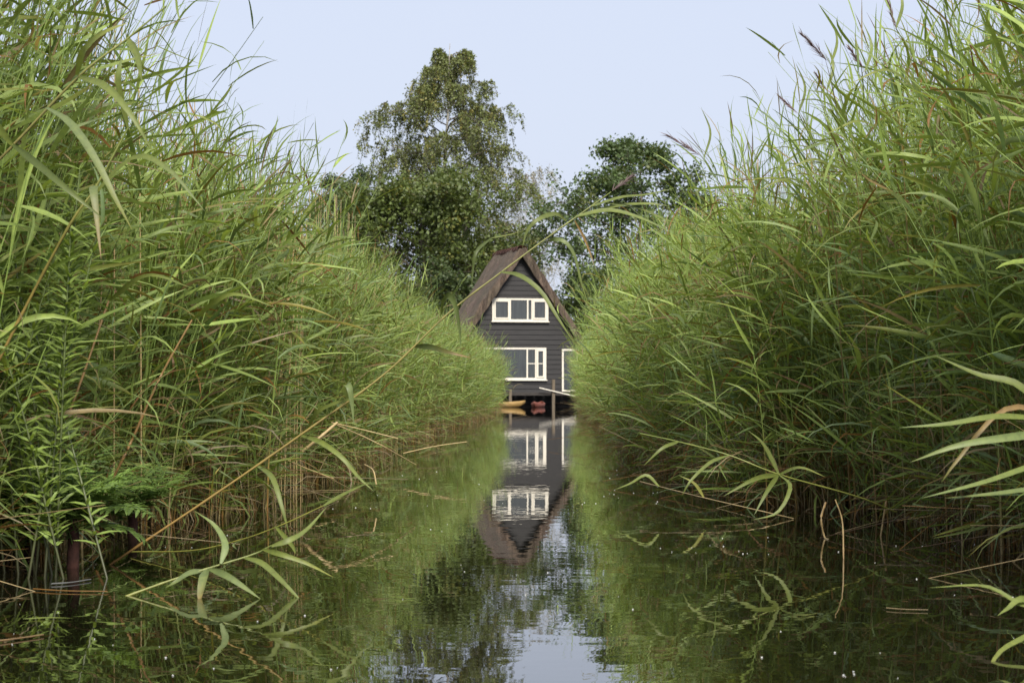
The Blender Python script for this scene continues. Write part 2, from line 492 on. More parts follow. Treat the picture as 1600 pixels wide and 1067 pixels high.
for side, lab in ((-1, 'dense green reed bed behind the ferns and the leaning reed'), (1, 'dense green reed bed with purple plumes across the water from the ferns')):
    aL, aS = bed(side, np.random.default_rng(11 + side))
    root = empty('reed_bed', (side * 3.0, 40, 0))
    tag(root, lab, 'reeds', kind='stuff')
    for nm, ac, mt in (('reed_leaves', aL, M_REED), ('reed_stalks', aS, M_STALK)):
        o = link(nm, ac.mesh(nm, mt), root); o.matrix_parent_inverse = Matrix.Translation((-side * 3.0, -40, 0)); o['kind'] = 'stuff'

# ------------------------------------------------------------------ front reeds as individuals (stalk + every leaf its own part)
def reed_proto(i, rg):
    one = lambda v: np.array([float(v)])
    H = rg.uniform(2.0, 2.5) if i % 4 else rg.uniform(1.2, 1.7)
    accS = Acc(); leaves = []; ll = rg.uniform(0.08, 0.36)
    make_reeds(np.zeros((1, 3)), one(H), one(0.0), one(ll), 13 if i % 4 else 9, 6, 0.06, rg, True, 9,
               one(np.clip(rg.normal(0.55, 0.25), 0, 1)), None, accS, leaves, 1.08, 0.76 if i % 3 == 0 else 0.9)
    sm = accS.mesh('stalk', M_STALK)
    return sm, [np_mesh('leaf', *l, M_REED) for l in leaves], H, ll


PR = [reed_proto(i, np.random.default_rng(100 + i)) for i in range(20)]
LOOK = {0: 'tall green reed with arching leaves', 1: 'short young green reed', 2: 'green reed with some yellowed dead leaves'}
def spot(side, d):
    if side < 0: names = ((12, 'close behind the ferns'), (15, 'between the ferns and the broken pale cane'), (18.5, 'by the thick broken pale cane'), (99, 'beyond the broken pale cane'))
    else: names = ((11.5, 'behind the fan of broad pale leaves'), (14, 'behind the fallen green reed'), (17, 'under the plumes by the lying straw'), (99, 'beyond the lying straw'))
    return next(n_ for lim, n_ in names if d < lim)
GRP = {-1: 'front reeds of the bed beside the ferns', 1: 'front reeds of the bed across from the ferns'}
rg = np.random.default_rng(5)
for side in (-1, 1):
    for k in range(118):
        i = int(rg.integers(0, 20))
        d = 9.6 + 15.5 * rg.random() ** 1.5
        off = rg.uniform(-0.12, 0.45)
        edge = 0.16 * math.sin(d * 1.3 + side * 2) + 0.12 * math.sin(d * 3.1 + 1)
        x = float(xl(d) if side < 0 else xr(d)) + side * (off + edge)
        e = empty('reed', (x, d, -0.02), (0 if side < 0 else math.pi) + rg.normal(0, 0.75))
        sc_ = rg.uniform(0.84, 1.04) * float(reed_h(d)) / 2.32; e.scale = (sc_, sc_, sc_)
        lk = 1 if i % 4 == 0 else (2 if i % 3 == 0 else 0)
        tag(e, ('upright ' if PR[i][3] < 0.2 else 'leaning ') + LOOK[lk] + ' ' + spot(side, d), 'reed', GRP[side])
        sm, lm = PR[i][:2]
        link('stalk', sm, e)
        for m_ in lm: link('leaf', m_, e)


# ------------------------------------------------------------------ hand-placed reeds
def spline(pts, n):
    """Catmull-Rom through 3D points"""
    p = [np.array(q, dtype=float) for q in pts]
    p = [2 * p[0] - p[1]] + p + [2 * p[-1] - p[-2]]
    out = []
    segs = len(p) - 3
    for u in np.linspace(0, segs, n):
        i = min(int(u), segs - 1); t = u - i
        a, b, c, d = p[i:i + 4]
        out.append(0.5 * ((2 * b) + (-a + c) * t + (2 * a - 5 * b + 4 * c - d) * t * t + (-a + 3 * b - 3 * c + d) * t ** 3))
    return np.array(out)


def blade(pts, W, cb, ct, rg, n=10, face=None):
    """one leaf along explicit 3D points, V-folded, lying across 'face'"""
    P = spline(pts, n)
    T = np.gradient(P, axis=0); T /= np.linalg.norm(T, axis=1, keepdims=True)
    if face is None: face = np.array([rg.normal(0, 0.35), -1.0, 0.5 + rg.normal(0, 0.35)])
    s = np.linspace(0, 1, n)
    F = np.repeat(np.array(face, dtype=float)[None], n, 0)
    F[:, 2] += 0.5 * s
    lat = np.cross(T, F); lat /= np.linalg.norm(lat, axis=1, keepdims=True)
    nor = np.cross(lat, T)
    w = (W * 0.36 * (np.minimum(1, 0.35 + 3 * s) * (1 - s ** 2.4) + 0.015))[:, None]
    V = np.stack([P - lat * w, P - nor * w * 0.3, P + lat * w], 1).reshape(-1, 3)
    c = np.array(cb)[None] * (1 - s[:, None] ** 3) + np.array(ct)[None] * s[:, None] ** 3
    C = np.repeat(c[:, None, :], 3, 1); C[:, 1] *= 1.15
    i0 = (np.arange(n - 1) * 3)[:, None] + np.arange(2)[None]
    Q = np.stack([i0, i0 + 1, i0 + 4, i0 + 3], 2).reshape(-1, 4)
    return V, Q, C.reshape(-1, 3)


def rod(pts, r0, r1, c0, c1, n=14, sides=6):
    P = spline(pts, n)[None]
    t = np.linspace(0, 1, n)
    rad = (r0 + (r1 - r0) * t)[None]; t = t ** 0.55
    for k in range(2, n - 1, 4): rad[0, k] *= 1.25          # nodes
    cols = (np.array(c0)[None] * (1 - t[:, None]) + np.array(c1)[None] * t[:, None])[None]
    return tubes(P, rad, cols, sides)


def plume_mesh(p0, p1, spread, rg, col=(0.13, 0.085, 0.085), n=60):
    p0, p1 = np.array(p0, dtype=float), np.array(p1, dtype=float)
    ax = p1 - p0; L = np.linalg.norm(ax)
    acc = Acc()
    for k in range(n):
        t = rg.random() ** 0.8 * 0.85
        b = p0 + ax * t
        dirv = ax / L + rg.normal(0, spread, 3); dirv /= np.linalg.norm(dirv)
        ln = L * (0.42 - 0.25 * t) * rg.uniform(0.7, 1.2)
        q = [b, b + dirv * ln * 0.5, b + dirv * ln + np.array([0, 0, -0.08 * ln])]
        c = np.array(col) * rg.uniform(0.7, 1.5)
        acc.add(*blade(q, 0.006, c, c * 1.2, rg, 5))
    return acc.mesh('plume', M_REED)


GN, GD, GP, GY = (0.155, 0.190, 0.045), (0.09, 0.12, 0.032), (0.160, 0.205, 0.075), (0.25, 0.25, 0.055)
TAN, ORG, DRY = tuple(STRAW), tuple(ORANGE), (0.30, 0.19, 0.08)
rh = np.random.default_rng(77)


def hero(label, stem=None, leaves=(), plume=None, r=(0.006, 0.0025), sc=(ORG, GN), name='reed', group=None, sides=6):
    """stem [(px,py,d)...]; leaves [([(px,py,d)...], width, base colour, tip colour)]"""
    first = at(*stem[0]) if stem else at(*leaves[0][0][0])
    e = empty(name, first)
    tag(e, label, 'reed', group)
    inv = Matrix.Translation(-first)
    if stem:
        o = link('stalk', np_mesh('stalk', *rod([at(*p) for p in stem], r[0], r[1], sc[0], sc[1], 6 * len(stem), sides), M_STALK), e)
        o.matrix_parent_inverse = inv
    for (pts, w, cb, ct) in leaves:
        o = link('leaf', np_mesh('leaf', *blade([at(*p) for p in pts], w, cb, ct, rh, 12), M_REED), e)
        o.matrix_parent_inverse = inv
    if plume:
        o = link('plume', plume_mesh(at(*plume[0]), at(*plume[1]), plume[2], rh), e)
        o.matrix_parent_inverse = inv
    return e


D = 10.6
hero('long reed leaning far over the channel, its leaf tuft in front of the house',
     [(172, 882, 10.4), (345, 766, 10.45), (480, 672, 10.5), (600, 585, 10.55), (700, 490, 10.6), (785, 424, 10.65), (860, 368, 10.7), (930, 318, 10.75), (955, 300, 10.75)],
     [([(885, 345, D), (868, 334, 10.5), (842, 342, 10.4), (824, 360, 10.4), (816, 388, 10.4)], 0.035, GN, GN),
      ([(842, 380, D), (875, 374, 10.5), (896, 395, 10.5), (908, 440, 10.5), (921, 482, 10.5)], 0.034, GP, GN),
      ([(782, 425, D), (812, 430, 10.5), (845, 455, 10.45), (872, 497, 10.4), (905, 548, 10.4)], 0.038, GN, GN),
      ([(900, 338, D), (950, 328, 10.6), (1000, 340, 10.6), (1060, 368, 10.6)], 0.040, GN, GP),
      ([(905, 338, D), (960, 322, 10.7), (1010, 318, 10.8), (1046, 322, 10.8)], 0.030, GN, GN),
      ([(925, 322, D), (970, 308, 10.7), (1010, 304, 10.7), (1062, 292, 10.8)], 0.030, GN, GN),
      ([(950, 318, D), (1000, 326, 10.8), (1045, 345, 10.8), (1090, 352, 10.9)], 0.022, GN, GN),
      ([(898, 345, D), (912, 370, 10.6), (922, 395, 10.6), (929, 416, 10.6)], 0.018, DRY, TAN),
      ([(768, 372, D), (745, 392, 10.5), (739, 420, 10.5), (737, 452, 10.5)], 0.022, GD, GD),
      ([(768, 372, D), (790, 368, 10.6), (815, 362, 10.6)], 0.010, GN, GY),
      ([(690, 492, D), (692, 472, 10.5), (702, 462, 10.4), (712, 480, 10.35), (718, 515, 10.35), (720, 545, 10.35)], 0.046, GD, GP),
      ([(646, 541, D), (672, 542, 10.4), (700, 550, 10.3), (736, 559, 10.3)], 0.038, GD, ORG),
      ([(545, 625, D), (538, 604, 10.4), (545, 602, 10.3), (550, 630, 10.3), (553, 664, 10.3)], 0.050, GP, GP),
      ([(470, 680, D), (500, 690, 10.4), (535, 715, 10.3), (560, 745, 10.3), (585, 768, 10.3)], 0.036, GN, GN),
      ([(400, 726, D), (425, 745, 10.3), (440, 790, 10.2), (452, 835, 10.2)], 0.038, GN, GN),
      ([(480, 672, D), (500, 640, 10.5), (560, 622, 10.4), (600, 640, 10.3)], 0.030, GN, GN),
      ([(330, 775, D), (334, 745, 10.4), (345, 728, 10.4)], 0.020, GY, DRY)],
     plume=((955, 300, 10.75), (992, 272, 10.8), 0.22), r=(0.006, 0.003))

hero('bent green reed lying over the water with an orange-tipped leaf dipping in',
     [(190, 934, 8.85), (262, 908, 8.9), (324, 888, 8.95), (395, 866, 9.0), (424, 852, 9.0)],
     [([(322, 888, 8.95), (318, 900, 8.8), (313, 925, 8.75), (311, 944, 8.72)], 0.055, GP, ORG),
      ([(326, 888, 8.95), (352, 898, 8.8), (380, 916, 8.75), (408, 936, 8.72)], 0.040, GP, GN),
      ([(318, 890, 8.95), (295, 895, 8.9), (275, 908, 8.85), (258, 918, 8.85)], 0.036, GP, GN),
      ([(380, 870, 9.0), (410, 880, 8.9), (445, 912, 8.8), (478, 946, 8.75)], 0.040, GN, GN),
      ([(424, 853, 9.0), (455, 842, 9.0), (480, 826, 9.1), (512, 790, 9.2)], 0.034, GN, GN),
      ([(410, 858, 9.0), (440, 866, 8.9), (480, 880, 8.9), (522, 902, 8.85)], 0.030, GN, GY),
      ([(345, 880, 8.95), (352, 850, 9.0), (335, 820, 9.1), (304, 798, 9.1)], 0.040, GP, GN)],
     r=(0.0055, 0.003), sc=(GY, GN))
hero('thin yellow-green reed stem stretching low above the water beside the bent reed',
     [(205, 862, 11.0), (300, 860, 10.5), (380, 842, 10.2), (440, 820, 10.0), (505, 790, 9.9)],
     [([(430, 822, 10.0), (455, 850, 9.9), (462, 865, 9.85)], 0.03, GN, GN),
      ([(380, 842, 10.2), (365, 850, 10.1), (370, 858, 10.1)], 0.02, GP, GP),
      ([(505, 790, 9.9), (540, 770, 9.9), (580, 752, 9.9)], 0.03, GN, GN)], r=(0.004, 0.0025), sc=(GY, GY))
hero('fallen green reed slanting down to the water with a fan of leaves',
     [(1400, 800, 12.4), (1337, 775, 12.2), (1217, 741, 12.0), (1139, 711, 12.0), (1060, 690, 12.1), (1000, 677, 12.2)],
     [([(1217, 741, 12), (1180, 748, 11.8), (1130, 775, 11.7)], 0.040, GN, GN),
      ([(1217, 741, 12), (1200, 765, 11.8), (1178, 805, 11.7)], 0.036, GN, GP),
      ([(1217, 741, 12), (1235, 760, 11.8), (1215, 800, 11.7), (1175, 812, 11.7)], 0.034, GN, GN),
      ([(1217, 741, 12), (1205, 715, 12), (1190, 690, 12), (1168, 672, 12)], 0.034, GN, GN),
      ([(1217, 741, 12), (1250, 730, 11.9), (1290, 745, 11.8)], 0.030, GN, GY),
      ([(1139, 711, 12), (1110, 722, 11.9), (1080, 750, 11.8), (1065, 775, 11.8)], 0.03, GN, GN),
      ([(1060, 690, 12.1), (1035, 700, 12), (1005, 728, 12)], 0.03, GN, GN)], r=(0.005, 0.003), sc=(GY, GN))
hero('straw-coloured reed lying on the water below the fallen green reed',
     [(1240, 810, 14.0), (1176, 795, 14.0), (1090, 775, 14.5), (1000, 752, 15.5)],
     [([(1030, 760, 15.0), (1010, 742, 15), (985, 755, 15), (960, 765, 15)], 0.036, GN, GN),
      ([(1100, 777, 14.5), (1085, 755, 14.5), (1060, 742, 14.5)], 0.03, GY, GN)], r=(0.004, 0.0025), sc=(TAN, TAN))
# broad leaves of a near reed reaching in from the side
hero('near reed with a fan of broad pale leaves reaching over the dark water',
     [(1835, 905, 8.4), (1790, 780, 8.3), (1720, 690, 8.2), (1640, 650, 8.0)],
     [([(1640, 655, 8), (1560, 650, 7.8), (1480, 662, 7.7), (1405, 668, 7.7)], 0.038, GN, GP),
      ([(1680, 670, 8.1), (1600, 680, 7.7), (1500, 695, 7.6), (1422, 722, 7.6)], 0.042, GP, GN),
      ([(1740, 710, 8.2), (1640, 720, 7.8), (1540, 752, 7.6), (1440, 778, 7.5)], 0.046, GN, GP),
      ([(1760, 730, 8.2), (1660, 755, 7.8), (1560, 770, 7.6), (1476, 778, 7.6)], 0.038, GP, GN),
      ([(1700, 680, 8.2), (1620, 640, 8.0), (1560, 645, 7.9), (1495, 720, 7.8), (1470, 755, 7.8)], 0.030, DRY, GN),
      ([(1640, 650, 8), (1590, 600, 8.0), (1530, 585, 8.0), (1460, 555, 8.0)], 0.045, GN, GN)], r=(0.008, 0.005))
hero('near reed with slender leaves curving down to the water beside the broad pale leaves',
     [(1760, 985, 7.5), (1700, 940, 7.4), (1640, 950, 7.3)],
     [([(1660, 950, 7.3), (1600, 945, 7.2), (1540, 915, 7.2), (1450, 918, 7.1)], 0.026, GN, GN),
      ([(1660, 955, 7.3), (1600, 935, 7.2), (1575, 950, 7.15), (1558, 962, 7.1)], 0.034, GN, GN),
      ([(1680, 950, 7.3), (1610, 990, 7.0), (1560, 1020, 6.8), (1535, 1075, 6.5)], 0.030, GN, GY)], r=(0.006, 0.004))
hero('low reed shoot with two blades touching the water in front of the plume-bearing bank',
     [(1600, 850, 11.5), (1550, 818, 11.3), (1530, 812, 11.2)],
     [([(1540, 815, 11.2), (1500, 825, 11.1), (1456, 838, 11.0)], 0.030, GN, GY),
      ([(1550, 820, 11.2), (1500, 832, 11.1), (1456, 841, 11.0)], 0.024, GP, GN)], r=(0.005, 0.003))
hero('near reed with very broad blades drooping above the leafy marsh plant',
     [(-160, 420, 8.6), (-60, 310, 8.5), (20, 228, 8.4), (125, 118, 8.3), (200, 60, 8.3), (260, 10, 8.3)],
     [([(72, 168, 8.3), (110, 192, 8.1), (150, 250, 8.0), (180, 310, 7.95), (207, 360, 7.95)], 0.046, GP, GY),
      ([(122, 120, 8.3), (165, 135, 8.1), (205, 180, 8.0), (240, 240, 8.0)], 0.040, GN, GN),
      ([(120, 118, 8.3), (130, 80, 8.2), (160, 52, 8.1), (200, 36, 8.1)], 0.042, GN, GY),
      ([(18, 225, 8.4), (60, 258, 8.2), (110, 300, 8.1), (165, 345, 8.1)], 0.038, GD, GN),
      ([(200, 60, 8.3), (215, 90, 8.2), (222, 130, 8.1)], 0.04, GN, GN),
      ([(20, 228, 8.4), (-20, 180, 8.3), (-60, 150, 8.3)], 0.04, GN, GN)], r=(0.006, 0.003), sc=(DRY, GN))
hero('reed with hanging grey-green blade beside the leafy marsh plant',
     [(-40, 640, 9.4), (40, 480, 9.4), (110, 350, 9.3), (150, 292, 9.3), (200, 200, 9.3)],
     [([(150, 290, 9.3), (146, 296, 9.1), (150, 330, 9.05), (158, 405, 9.0)], 0.050, GP, DRY),
      ([(200, 200, 9.3), (185, 130, 9.2), (190, 90, 9.2)], 0.05, GN, GP),
      ([(110, 350, 9.3), (200, 250, 9.2), (260, 262, 9.1), (320, 330, 9.0)], 0.045, GN, GP)], r=(0.007, 0.004))
# orange-brown thick old stalks by the ferns
for (pts, lab) in (([(8, 868, 10.9), (60, 745, 10.9), (110, 640, 10.9), (170, 470, 11)], 'thick orange old reed stalk rising beside the ferns'),
                   ([(150, 800, 12), (205, 690, 12), (250, 590, 12), (300, 500, 12)], 'thin orange reed stalk rising behind the ferns'),
                   ([(120, 690, 11.5), (150, 670, 11.5), (190, 655, 11.4)], 'short dry brown reed stalk caught among the ferns')):
    hero(lab, pts, [([pts[-1], (pts[-1][0] + 60, pts[-1][1] - 40, pts[-1][2] - .2), (pts[-1][0] + 130, pts[-1][1] - 20, pts[-1][2] - .3)], 0.04, GN, GN)] if len(pts) > 3 else (), r=(0.008, 0.005), sc=(ORG, DRY))
# straw canes broken over the water edge
for (pts, lab, rr) in (([(473, 705, 16.8), (500, 683, 16.8), (527, 660, 16.9)], 'thick broken pale cane standing at the water edge behind the leaning reed', 0.013),
                       ([(520, 661, 17), (585, 690, 16.6), (650, 726, 17.0)], 'long thin straw stem slanting into the water from the broken pale cane', 0.004),
                       ([(518, 660, 17), (570, 672, 16.9), (622, 685, 16.9)], 'short thin straw stem beside the long slanting straw stem', 0.004),
                       ([(428, 709, 17), (470, 728, 16.6), (522, 748, 16.4)], 'straw stem slanting into the water below the broken pale cane', 0.004),
                       ([(570, 726, 16.6), (583, 735, 16.3), (588, 757, 16.2)], 'kinked dry straw standing in the water near the slanting straw stems', 0.006),
                       ([(630, 708, 22), (680, 697, 22), (730, 690, 22)], 'straw stem lying level over the water by the far slanting straws', 0.005)):
    hero(lab, pts, r=(rr, rr * 0.8), sc=(tuple(STRAW * 1.25), tuple(STRAW * 1.3)), name='broken_cane')
for (pts, lab, rr) in (([(1318, 873, 10.75), (1316, 815, 10.8), (1305, 780, 10.8)], 'pale straw stem bent upright in dark water below the fallen green reed', 0.004),
                       ([(1290, 785, 12.3), (1283, 810, 12.2), (1288, 838, 12.2), (1295, 843, 12.1)], 'curled brown reed stem hanging to the dark water below the fallen green reed', 0.006),
                       ([(1385, 782, 12.4), (1381, 805, 12.4), (1376, 838, 12.4)], 'short tan broken stem standing in dark water below the fallen green reed', 0.006)):
    hero(lab, pts, r=(rr, rr * 0.8), sc=(DRY, TAN), name='broken_cane')
# purple plumes
for k, (b, p0, p1) in enumerate([((1330, 300, 13.4), (1298, 102, 13.2), (1246, 46, 13.1)), ((1160, 400, 16.5), (1100, 247, 16), (1034, 206, 15.9)),
                                 ((1400, 240, 12.8), (1352, 112, 12.6), (1322, 68, 12.6)), ((1440, 160, 12), (1400, 45, 11.8), (1385, -5, 11.8)),
                                 ((1290, 330, 14.2), (1248, 178, 14), (1214, 148, 14)), ((1330, 300, 13.6), (1292, 142, 13.5), (1272, 112, 13.5)),
                                 ((1180, 420, 20), (1150, 330, 20), (1128, 292, 20))]):
    mid = ((b[0] * .55 + p0[0] * .45) + 12, (b[1] + p0[1]) / 2, b[2])
    base = (b[0] + 40, 605 + 2880 / (b[2] + .3), b[2] + .3)
    hero('reed topped by a purple-brown plume that leans out over the channel', [base, (b[0] + 10, b[1], b[2]), mid, p0],
         [([mid, (mid[0] - 30, mid[1] - 50, b[2] - .2), (mid[0] - 70, mid[1] - 60, b[2] - .4)], 0.035, GN, GN),
          ([p0, (p0[0] + 10, p0[1] - 40, b[2]), (p0[0] - 5, p0[1] - 80, b[2])], 0.026, GN, GN),
          ([(b[0] + 10, b[1], b[2]), (b[0] - 50, b[1] - 50, b[2] - .3), (b[0] - 110, b[1] - 30, b[2] - .4)], 0.035, GN, GY)],
         plume=(p0, p1, 0.16), group='plumed reeds', sc=(DRY, GN), r=(0.0048, 0.0025))
# pale dead canes standing behind the front reeds
for k in range(44):
    px = rh.uniform(385, 560); d = np.interp(px, [385, 560], [15.5, 25]) * rh.uniform(0.96, 1.08)
    top = np.interp(px, [385, 440, 500, 560], [235, 268, 290, 335]) + abs(rh.normal(0, 55)) - 10
    x0 = px + rh.normal(0, 14)
    hero('pale dead leafless reed cane standing upright among the green reeds near the leaning reed',
         [(x0, 605 + 2880 / d - 6, d), (px + rh.normal(0, 4), (top + 700) / 2, d), (px, top, d)],
         r=(0.0048, 0.0028), sc=(tuple(STRAW * .8), tuple(STRAW * rh.uniform(0.85, 1.35))), name='dead_reed_cane', group='pale dead canes', sides=5)

# ------------------------------------------------------------------ floating things
def floating(name, label, pts, r, col, leaf=False, z=0.006):
    pts = [at(*p) for p in pts]
    for p in pts: p.z = z
    first = pts[0].copy()
    if leaf: V = blade(pts, r, col, col, rh, 8, face=(0, -0.2, 1))
    else: V = rod(pts, r * 0.6, r * 0.4, tuple(0.7 * c for c in col), tuple(0.7 * c for c in col), 8)
    V = (V[0] - np.array(first), V[1], V[2])
    o = link(name, np_mesh(name, *V, M_REED if leaf else M_STALK)); o.location = first
    tag(o, label, 'leaf' if leaf else 'reed')


def fl(px, py): return (px, py, 2880 / (py - 605))


floating('reed_leaf_blade', 'narrow bright green leaf afloat on dark water below the ferns', [fl(36, 969), fl(75, 967), fl(115, 968)], 0.022, GN, True)
floating('fallen_reed', 'short pale straw stem afloat in front of the ferns', [fl(14, 887), fl(40, 887), fl(62, 886)], 0.006, TAN)
floating('fallen_reed', 'grey twig afloat in front of the ferns', [fl(80, 914), fl(110, 912), fl(142, 907)], 0.006, (0.2, 0.2, 0.19))
floating('fallen_reed', 'brown reed stem afloat between the grey twig and bent reed', [fl(52, 922), fl(100, 925), fl(168, 926)], 0.005, ORG)
floating('fallen_reed', 'orange reed stem afloat below the bright green floating leaf', [fl(-20, 1006), fl(20, 1001), fl(68, 994)], 0.006, DRY)
floating('fallen_reed', 'pale straw stem afloat in front of the plume-bearing bank', [fl(1385, 952), fl(1410, 954), fl(1450, 955)], 0.004, TAN)
floating('fallen_reed', 'long straw stem afloat at the edge below the kinked straw', [fl(395, 770), fl(480, 768), fl(560, 766)], 0.005, TAN)
floating('fallen_reed', 'whitish reflection line on the water under the fallen green reed, drawn as a stem', [fl(1040, 757), fl(1090, 759), fl(1190, 761)], 0.005, TAN)  # pale reflection on the water, modelled as a tan rod

acc = Acc()
n = 120
for k in range(n):
    d = 6.0 + 16 * rh.random() ** 1.6
    x = rh.uniform(float(xl(d)) * 0.8, float(xr(d)) * 0.95)
    if k % 3: x = cx_ + rh.normal(0, 0.22); d = cd_ + rh.normal(0, 0.5)     # most drift in loose groups
    else: cx_, cd_ = x, d
    r = rh.uniform(0.0012, 0.0030) * (1 + d / 25)
    th = np.arange(6) * math.pi / 3
    V = np.concatenate([np.stack([x + r * np.cos(th), d + r * np.sin(th), np.full(6, 0.001)], 1), np.stack([x + .5 * r * np.cos(th), d + .5 * r * np.sin(th), np.full(6, 0.001 + r * 0.7)], 1)])
    Q = np.array([[j, (j + 1) % 6, 6 + (j + 1) % 6, 6 + j] for j in range(6)] + [[6, 7, 8, 9], [9, 10, 11, 6]])
    acc.add(V, Q, np.ones((12, 3)))
tag(link('floating_fluff', acc.mesh('floating_fluff', M_FLUFF)), 'white specks of seed fluff scattered over the water', 'seed fluff', kind='stuff')

# ------------------------------------------------------------------ ferns and the leafy marsh plant
def frond(L, az, el, droop, rg, col):
    n = 14
    s = np.linspace(0, 1, n)
    e = el - droop * s
    P = np.zeros((n, 3)); st = L / (n - 1)
    for i in range(1, n):
        P[i] = P[i - 1] + st * np.array([math.cos(e[i]) * math.cos(az), math.cos(e[i]) * math.sin(az), math.sin(e[i])])
    acc = Acc()
    acc.add(*tubes(P[None], (0.003 * (1 - 0.8 * s))[None], np.repeat(np.array(col)[None, None], n, 1), 4))
    side = np.array([-math.sin(az), math.cos(az), 0])
    for i in range(2, n):
        T = P[i] - P[i - 1]; T /= np.linalg.norm(T)
        ln = L * 0.30 * math.sin(math.pi * min(0.98, 0.18 + 0.82 * s[i])) + 0.012
        for sg in (-1, 1):
            dv = sg * side + 0.45 * T + rg.normal(0, 0.12, 3); dv /= np.linalg.norm(dv)
            c = np.array(col) * rg.uniform(0.8, 1.25)
            tip = P[i] + dv * ln + np.array([0, 0, -0.2 * ln])
            acc.add(*blade([P[i], (P[i] + tip) / 2 + np.array([0, 0, 0.04 * ln]), tip], ln * 0.3, c, c, rg, 5, face=(rg.normal(0, .2), -0.4, 1)))
            for q in (0.35, 0.6, 0.8):           # lobes of the leaflet
                b = P[i] + dv * ln * q
                for s2 in (-1, 1):
                    v2 = T * s2 + dv * 0.6; v2 /= np.linalg.norm(v2)
                    l2 = ln * 0.28 * (1.1 - q)
                    acc.add(*blade([b, b + v2 * l2 * .5, b + v2 * l2], l2 * 0.55, c, c, rg, 4, face=(0, -0.4, 1)))
    return acc.mesh('frond', M_REED)


def fern(label, px, d, z, size, n, seed):
    g = np.random.default_rng(seed)
    p = at(px, 605, d)
    e = empty('fern', (p.x, d, 0)); tag(e, label, 'fern')
    V, Q, C = tubes(np.array([[[0, 0, -0.1], [0.01, 0, z * 0.5], [0, 0, z + 0.03]]]), np.array([[0.030, 0.026, 0.02]]), np.ones((1, 3, 3)), 8)
    link('rootstock', np_mesh('rootstock', V, Q, C, M_ROOT), e)
    for k in range(n):
        o = link('frond', frond(size * g.uniform(0.75, 1.15), k * 2.4 + g.normal(0, 0.2), g.uniform(0.75, 1.45), g.uniform(0.5, 1.9), g, np.array([0.135, 0.21, 0.048]) * g.uniform(0.8, 1.3)), e)
        o.location = (g.normal(0, 0.02), g.normal(0, 0.02), z * g.uniform(0.35, 1.0))


fern('large bright green fern on a dark rootstock at the water edge', 112, 10.2, 0.24, 0.46, 24, 1)
fern('fern overhanging the water close to the thick orange stalk', 45, 10.4, 0.30, 0.50, 20, 2)
fern('small fern standing between the large fern and the bent reed', 205, 12.4, 0.14, 0.40, 16, 3)


def leafy_plant(label, px, d, h, nst, seed):
    g = np.random.default_rng(seed)
    p = at(px, 605, d)
    e = empty('marsh_plant', (p.x, d, -0.02)); tag(e, label, 'plant')
    for k in range(nst):
        a = g.random() * 6.28; tip = np.array([math.cos(a) * 0.34 * g.random() ** .5, math.sin(a) * 0.25, h * g.uniform(0.72, 1.0)])
        b = np.array([g.normal(0, 0.16), g.normal(0, 0.14), 0])
        path = [b, (b + tip) / 2 + np.array([0, 0, 0.1]), tip]
        s_ = link('stem', np_mesh('stem', *rod(path, 0.006, 0.003, (0.04, 0.04, 0.018), (0.12, 0.16, 0.05), 12), M_STALK), e)
        P = spline(path, 40)
        acc = Acc()
        for i in range(4, 40):
            for j in range(3):
                az = j * 2.09 + i * 0.9 + g.normal(0, 0.3); el = g.uniform(0.2, 0.9)
                dv = np.array([math.cos(az) * math.cos(el), math.sin(az) * math.cos(el), math.sin(el)])
                ln = g.uniform(0.07, 0.14); c = np.array([0.19, 0.265, 0.06]) * g.uniform(0.75, 1.3)
                q = P[i] + dv * ln
                acc.add(*blade([P[i], P[i] + dv * ln * .5, q + np.array([0, 0, -0.015])], 0.022, c, c * 1.1, g, 5, face=(g.normal(0, .5), -0.7, 1)))
        lf = link('foliage', acc.mesh('foliage', M_REED), s_)


leafy_plant('bushy light green leafy marsh plant under the broad drooping reed blades', 48, 9.9, 1.76, 14, 4)


# ------------------------------------------------------------------ box / bmesh helpers
def box_bm(bm, x0, x1, y0, y1, z0, z1):
    v = [bm.verts.new(p) for p in ((x0, y0, z0), (x1, y0, z0), (x1, y1, z0), (x0, y1, z0), (x0, y0, z1), (x1, y0, z1), (x1, y1, z1), (x0, y1, z1))]
    for f in ((0, 3, 2, 1), (4, 5, 6, 7), (0, 1, 5, 4), (1, 2, 6, 5), (2, 3, 7, 6), (3, 0, 4, 7)): bm.faces.new([v[i] for i in f])


def bm_obj(name, bm, mat, parent=None, bevel=0.0):
    if bevel: bmesh.ops.bevel(bm, geom=bm.edges[:], offset=bevel, segments=1, affect='EDGES')
    me = bpy.data.meshes.new(name); bm.to_mesh(me); bm.free(); me.materials.append(mat)
    return link(name, me, parent)


def box(name, b, mat, parent=None, bevel=0.006):
    bm = bmesh.new(); box_bm(bm, *b); return bm_obj(name, bm, mat, parent, bevel)


# ------------------------------------------------------------------ thatched house
HD = 96.0
house = empty('thatched_house', (0.347, HD, 0), R(14))
tag(house, 'black boarded house with steep thatched roof and cream windows at the end of the channel', 'house')
APZ, EVU, EVZ, TH = 6.78, 3.2, 2.13, 0.50      # ridge height, eave half-width, eave height, vertical thickness
SL = (APZ - EVZ) / EVU
def u_in(z): return min(2.66, max(0.0, (APZ - TH - z) / SL))
FLOOR = 0.62
openings = [(-1.22, 1.19, 3.55, 4.50), (-1.60, 1.10, 1.12, 2.45), (1.78, 2.50, FLOOR, 2.40)]
